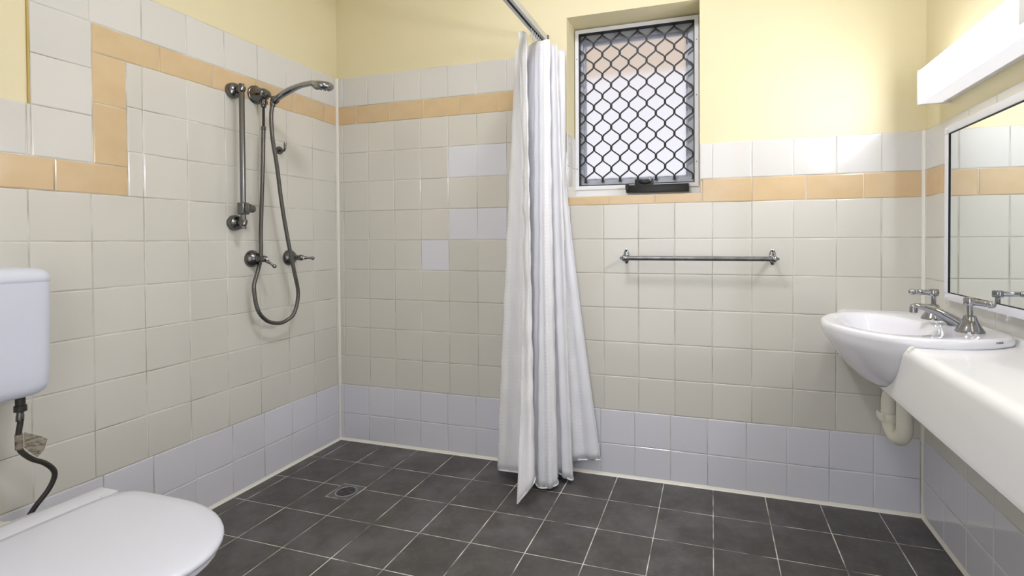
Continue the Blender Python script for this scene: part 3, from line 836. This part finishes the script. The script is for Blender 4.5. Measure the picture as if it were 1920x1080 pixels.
# basin taps and spout
ZD = 0.8112
def basin_tap(y, lev, label):
    x = 2.584
    t = empty('basin_tap', (x,y,ZD), label, 'tap', 'pair of taps on the basin')
    b = nb(); lathe(b, [(0.0335,0),(0.0335,0.003),(0.0315,0.007),(0.0255,0.016),(0.0195,0.027),(0.0162,0.036),(0.0150,0.042),(0.0130,0.0465),(0.0085,0.0475)], (x,y,ZD-0.0005), (0,0,1), 28)
    obj('cover', b, 'chrome', t, smooth=True)
    b = nb(); lathe(b, [(0.0068,0.042),(0.0068,0.074)], (x,y,ZD), (0,0,1), 16)
    obj('spindle', b, 'chrome', t, smooth=True)
    b = nb(); lathe(b, [(0.009,0.072),(0.0135,0.0735),(0.0145,0.077),(0.0145,0.090),(0.0125,0.094),(0.0,0.0955)], (x,y,ZD), (0,0,1), 22)
    obj('hub', b, 'chrome', t, smooth=True)
    d = Vector(lev).normalized(); c = V(x,y,ZD+0.083)
    b = nb(); tube(b, [c+d*q for q in (0.008,0.020,0.050,0.052,0.054,0.060,0.066,0.070,0.0715)], [0.0088,0.0084,0.0076,0.0060,0.0080,0.0098,0.0090,0.0058,0.001], 14)
    obj('lever', b, 'chrome', t, smooth=True)
basin_tap(-0.595,(0.35,-0.86,-0.02),'chrome basin tap on the wing away from the window wall, lever pointing outward')
basin_tap(-0.362,(-0.93,-0.10,0.02),'chrome basin tap nearer the window wall, lever pointing over the bowl')
sp = empty('basin_spout', (2.585,-0.478,ZD), 'low curved chrome spout between the basin taps', 'spout')
pts = catmull([(2.606,-0.478,ZD-0.002),(2.594,-0.478,ZD+0.010),(2.570,-0.478,ZD+0.026),(2.540,-0.478,ZD+0.042),(2.512,-0.478,ZD+0.0505),(2.494,-0.478,ZD+0.0525),(2.484,-0.478,ZD+0.048)],6)
n = len(pts); rd=[]
for i in range(n):
    t=i/(n-1); rd.append(0.023*(1-t)**1.3+0.0105 if t<0.97 else 0.009)
b = nb(); tube(b, pts, rd, 18, flat=(0.62,1.0))
obj('body', b, 'chrome', sp, smooth=True)
b = nb(); lathe(b, [(0.0095,0.014),(0.0105,0.008),(0.0105,-0.004),(0.0085,-0.005),(0,-0.004)], (2.491,-0.478,ZD+0.0375), (0,0,1), 18)
obj('aerator', b, 'chrome', sp, smooth=True)

# waste trap
tp = empty('waste_trap', (2.46,-0.49,0.44), 'cream plastic U-bend waste pipe hanging under the basin', 'pipe')
rT = 0.0215
xA,yA,xB,yB_,zBt = 2.440,-0.438,2.450,-0.541,0.4685
u = [(xB,yB_,0.624),(xB,yB_,0.60),(xB,yB_,0.545)]
for k in range(0,13):
    a = -k*PI/12
    u.append(((xA+xB)/2+(xB-xA)/2*math.cos(a), (yA+yB_)/2+(yB_-yA)/2*math.cos(a), 0.520+0.0515*math.sin(a)))
u += [(xA,yA,0.540),(xA,yA,0.562),(xA+0.006,yA,0.582),(xA+0.024,yA,0.598),(xA+0.05,yA,0.603),(W+0.001,yA,0.603)]
b = nb(); tube(b, catmull(u,3), rT, 18)
obj('pipe', b, 'plastic_cream', tp, smooth=True)
b = nb(); lathe(b, [(0.0215,-0.013),(0.0275,-0.013),(0.0290,-0.010),(0.0290,0.010),(0.0275,0.013),(0.0215,0.013)], (xA,yA,0.512), (0,0.05,1), 24)
for a in (0.4,2.5,3.9,5.3):
    c = V(xA+0.029*math.cos(a), yA+0.029*math.sin(a), 0.512); box(b, c.x-0.005,c.x+0.005,c.y-0.005,c.y+0.005,c.z-0.011,c.z+0.011,0.0015,1)
obj('slip_nut', b, 'plastic_cream', tp, smooth=True)

# ------------------------------------------------------------------ mirror
mi = empty('mirror', (W,-0.9,0.86), 'wide wall mirror in a thin white frame above the vanity', 'mirror')
mx0,mx1 = W-0.022,W
my0,my1,mz0,mz1 = -1.70,-0.226,0.860,1.437
fwm = 0.024
for nm,(y0,y1,z0,z1) in {'top':(my0,my1,mz1-fwm,mz1),'bottom':(my0,my1,mz0,mz0+fwm),'l':(my1-fwm,my1,mz0+fwm,mz1-fwm),'r':(my0,my0+fwm,mz0+fwm,mz1-fwm)}.items():
    b = nb(); box(b, mx0,mx1+0.0005,y0,y1,z0,z1,0.003,2)
    obj('frame_bar', b, 'frame_white', mi, smooth=True)
b = nb(); ring = [(my1-fwm-0.0025,my1-fwm+0.001)]
box(b, mx0+0.006,mx1,my0+fwm,my1-fwm,mz0+fwm,mz1-fwm)
obj('glass', b, 'mirror_glass', mi)
b = nb(); e=0.0022
box(b, mx0+0.003,mx0+0.0075,my1-fwm-e,my1-fwm+0.0005,mz0+fwm,mz1-fwm); box(b, mx0+0.003,mx0+0.0075,my0+fwm,my1-fwm,mz1-fwm-e,mz1-fwm+0.0005); box(b, mx0+0.003,mx0+0.0075,my0+fwm,my1-fwm,mz0+fwm-0.0005,mz0+fwm+e)
obj('edge_seal', b, 'dark', mi)
for y,z in ((my1-0.022,mz1-0.011),(my1-0.022,mz0+0.011),(-1.2,mz1-0.011),(-0.95,mz0+0.011)):
    b = nb(); lathe(b, [(0.006,0),(0.0058,0.002),(0.004,0.004),(0,0.0045)], (mx0+0.0002,y,z), (-1,0,0), 14)
    obj('screw_cap', b, 'frame_white', mi, smooth=True)

# ------------------------------------------------------------------ light above the mirror
la = empty('wall_light', (W,-0.81,1.53), 'long white fluorescent batten light glowing above the mirror', 'light')
lx0 = 2.597; ly0,ly1,lz0,lz1 = -1.436,-0.184,1.530,1.645
b = nb(); box(b, W-0.022,W+Dw,ly0,ly1,lz0+0.004,lz1-0.004)
obj('base', b, 'frame_white', la)
b = nb(); box(b, lx0,W-0.022,ly0+0.012,ly1-0.012,lz0+0.006,lz1-0.003,0.003,2)
obj('diffuser', b, 'lamp_diffuser', la, smooth=True)
b = nb(); box(b, lx0+0.004,W-0.018,ly0+0.012,ly1-0.012,lz0,lz0+0.0058)
obj('lower_lens', b, 'lamp_under', la)
b = nb(); box(b, lx0+0.004,W-0.018,ly0+0.012,ly1-0.012,lz1-0.0028,lz1)
obj('top_dimmer', b, 'lamp_upper', la)  # unseen cover added over the diffuser to dim its upward light
for y0,y1 in ((ly1-0.012,ly1),(ly0,ly0+0.012)):
    b = nb(); box(b, lx0-0.002,W+Dw,y0,y1,lz0-0.002,lz1+0.002,0.003,2)
    obj('end_cap', b, 'frame_white', la, smooth=True)
b = nb(); box(b, lx0-0.016,W-0.03,-0.886,-0.815,lz0+0.018,lz1+0.010,0.004,2)
obj('centre_clip', b, 'frame_white', la, smooth=True)

# ------------------------------------------------------------------ ceiling light
cl_ = empty('ceiling_light', (1.42,-1.12,CEIL), 'round white oyster light on the ceiling', 'light')
b = nb(); lathe(b, [(0.175,0),(0.175,-0.022),(0.165,-0.026)], (1.42,-1.12,CEIL), (0,0,1), 36)
obj('base', b, 'frame_white', cl_, smooth=True)
b = nb(); lathe(b, [(0.160,-0.024),(0.158,-0.040),(0.140,-0.062),(0.10,-0.078),(0.05,-0.086),(0,-0.088)], (1.42,-1.12,CEIL), (0,0,1), 36)
obj('diffuser', b, 'ceiling_diffuser', cl_, smooth=True)

# ------------------------------------------------------------------ cistern
YT = -1.492
ci = empty('cistern', (0.085,YT,0.655), 'white plastic toilet cistern mounted on the tiled wall', 'cistern')
cy0,cy1 = YT-0.192,YT+0.192
b = nb()
rings=[]
def rrect(x0,x1,y0,y1,r,z,n=6):
    P=[]
    for (cx_,cy_,a0) in ((x1-r,y1-r,0),(x0+0.004,y1-0.004,PI/2),(x0+0.004,y0+0.004,PI),(x1-r,y0+r,3*PI/2)):
        rr_ = r if cx_==x1-r else 0.004
        for k in range(n+1):
            a=a0+k*PI/2/n; P.append(V(cx_+rr_*math.cos(a), cy_+rr_*math.sin(a), z))
    return P
for z,dx_,dy_ in ((0.650,0.030,0.030),(0.655,0.016,0.018),(0.664,0.008,0.010),(0.680,0.003,0.005),(0.720,0.002,0.003),(0.960,0.0,0.0)):
    rings.append(rrect(0.0,0.172-dx_,cy0+dy_,cy1-dy_,0.034,z))
loft(b, rings)
obj('tank', b, 'plastic_white', ci, smooth=True, angle=50)
b = nb(); rings=[]
for z,dd in ((0.9585,0.001),(0.9615,-0.001),(0.972,-0.001),(0.984,0.003),(0.9925,0.010),(0.9975,0.022),(0.9990,0.040)):
    rings.append(rrect(0.0,0.172-dd,cy0+dd,cy1-dd,0.036,z))
loft(b, rings)
obj('lid', b, 'plastic_white', ci, smooth=True, angle=50)
b = nb(); lathe(b, [(0.024,0),(0.024,0.004),(0.021,0.006),(0,0.006)], (0.088,YT,0.9985), (0,0,1), 24)
obj('flush_button', b, 'chrome', ci, smooth=True)

# supply hose with tag
ih = empty('supply_hose', (0.095,-1.343,0.30), 'dark flexible water hose with paper tag under the cistern', 'hose')
b = nb(); lathe(b, [(0.0105,0.0),(0.0105,-0.036),(0.0132,-0.037),(0.0136,-0.050),(0.0132,-0.053),(0.008,-0.055)], (0.095,-1.3435,0.656), (0,0,1), 16)
obj('inlet_nut', b, 'rubber_hose', ih, smooth=True)
hpts = catmull([(0.095,-1.3435,0.604),(0.095,-1.344,0.575),(0.094,-1.348,0.540),(0.092,-1.346,0.500),(0.092,-1.322,0.463),(0.092,-1.290,0.435),(0.092,-1.270,0.400),(0.090,-1.281,0.361),(0.085,-1.310,0.322),(0.075,-1.326,0.290),(0.05,-1.334,0.262),(0.012,-1.334,0.252),(0.0,-1.334,0.252)],6)
b = nb(); tube(b, hpts, 0.0066, 14)
obj('hose', b, 'rubber_hose', ih, smooth=True)
b = nb(); lathe(b, [(0.0078,0),(0.0078,-0.008),(0.0086,-0.010),(0.0086,-0.024),(0.0078,-0.026)], (0.095,-1.3438,0.602), (0.02,0.05,1), 14)
obj('crimp', b, 'chrome_dark', ih, smooth=True)
b = nb(); tube(b, [(0.0945,-1.3475,0.541),(0.092,-1.3462,0.499)], 0.0085, 14)
for y,z in ():
    pass
obj('tag_band', b, 'paper_tag', ih, smooth=True)
b = nb()
q = [(0.098,-1.337,0.543),(0.115,-1.312,0.525),(0.122,-1.300,0.513),(0.122,-1.308,0.485),(0.114,-1.318,0.468),(0.098,-1.337,0.500)]
fr = [b.verts.new(V(*p)) for p in q]; bk = [b.verts.new(V(p[0]-0.0012,p[1]-0.0010,p[2])) for p in q]
b.faces.new(fr); b.faces.new(bk[::-1])
for k in range(6): b.faces.new((fr[k],bk[k],bk[(k+1)%6],fr[(k+1)%6]))
obj('paper_tag', b, 'paper_tag', ih)
b = nb(); lathe(b, [(0.020,0),(0.020,0.004),(0.010,0.008),(0.010,0.03),(0.0,0.03)], (0,-1.334,0.252), (1,0,0), 18)
obj('wall_flange', b, 'chrome_dark', ih, smooth=True)

# ------------------------------------------------------------------ toilet
to_ = empty('toilet', (0.55,YT,0), 'white toilet with closed lid standing by the tiled wall', 'toilet')
def egg(x0,x1,hw,z,n=48,back=0.6,yc=YT):
    """x0 flat-ish back, x1 tip"""
    P=[]; xm = x0+(x1-x0)*0.40
    for k in range(n):
        a = 2*PI*k/n; c=math.cos(a); s=math.sin(a)
        if c >= 0: x = xm+(x1-xm)*(abs(c)**0.96); y = hw*s
        else:
            e = back
            x = xm-(xm-x0)*(abs(c)**e); y = hw*math.copysign(abs(s)**e, s)
        P.append(V(x,yc+y,z))
    return P
b = nb(); loft(b, [egg(.22,.66,.105,0.0,back=.7),egg(.22,.66,.105,.02,back=.7),egg(.23,.64,.095,.06,back=.7),egg(.24,.66,.098,.14,back=.7),egg(.25,.73,.125,.22,back=.65),egg(.26,.82,.160,.30,back=.6),egg(.27,.875,.178,.36,back=.5),egg(.27,.885,.182,.382,back=.45),egg(.28,.875,.172,.388,back=.45)])
obj('pan', b, 'china_toilet', to_, smooth=True, angle=60)
b = nb(); loft(b, [egg(.425,.905,.184,.386,back=.35),egg(.424,.913,.190,.390,back=.33),egg(.424,.913,.190,.399,back=.33),egg(.428,.906,.184,.402,back=.33)])
obj('seat', b, 'plastic_lid', to_, smooth=True, angle=50)
b = nb(); loft(b, [egg(.4345,.914,.188,.4025,back=.30),egg(.4335,.922,.1935,.406,back=.28),egg(.4335,.924,.195,.412,back=.28),egg(.4345,.921,.193,.418,back=.28),egg(.438,.910,.184,.4225,back=.30),egg(.46,.87,.155,.4255,back=.35),egg(.52,.78,.09,.4275,back=.5)])
obj('lid', b, 'plastic_lid', to_, smooth=True, angle=50)
b = nb(); box(b, .366,.4315,YT-0.176,YT+0.176,.385,.4195,.003,2)
obj('hinge_bar', b, 'plastic_lid', to_, smooth=True)
for s in (-1,1):
    b = nb(); box(b, .422,.4365,YT+s*0.150-0.012,YT+s*0.150+0.012,.404,.4205,.003,2)
    obj('hinge', b, 'plastic_lid', to_, smooth=True)
pc = empty('pan_connector', (0.12,-1.462,0.2), 'cream plastic waste pipe between toilet and wall', 'pipe')
b = nb(); tube(b, [(0.0,-1.442,0.272),(0.16,-1.442,0.272),(0.262,-1.450,0.272)], [0.074,0.074,0.074], 28)
obj('pipe', b, 'plastic_cream', pc, smooth=True)
b = nb(); lathe(b, [(0.075,0.0),(0.081,0.0),(0.082,0.010),(0.081,0.026),(0.075,0.028)], (0.17,-1.442,0.272), (1,-0.03,0), 28)
obj('collar', b, 'plastic_cream', pc, smooth=True)
# flush pipe from cistern into the pan
fp = empty('flush_pipe', (0.09,YT-0.07,0.34), 'white flush pipe from cistern down to the pan', 'pipe')
b = nb(); tube(b, catmull([(0.085,YT-0.07,0.660),(0.085,YT-0.07,0.52),(0.088,YT-0.07,0.41),(0.12,YT-0.066,0.372),(0.19,YT-0.06,0.365),(0.276,YT-0.05,0.365)],5), 0.022, 16)
obj('pipe', b, 'plastic_white', fp, smooth=True)
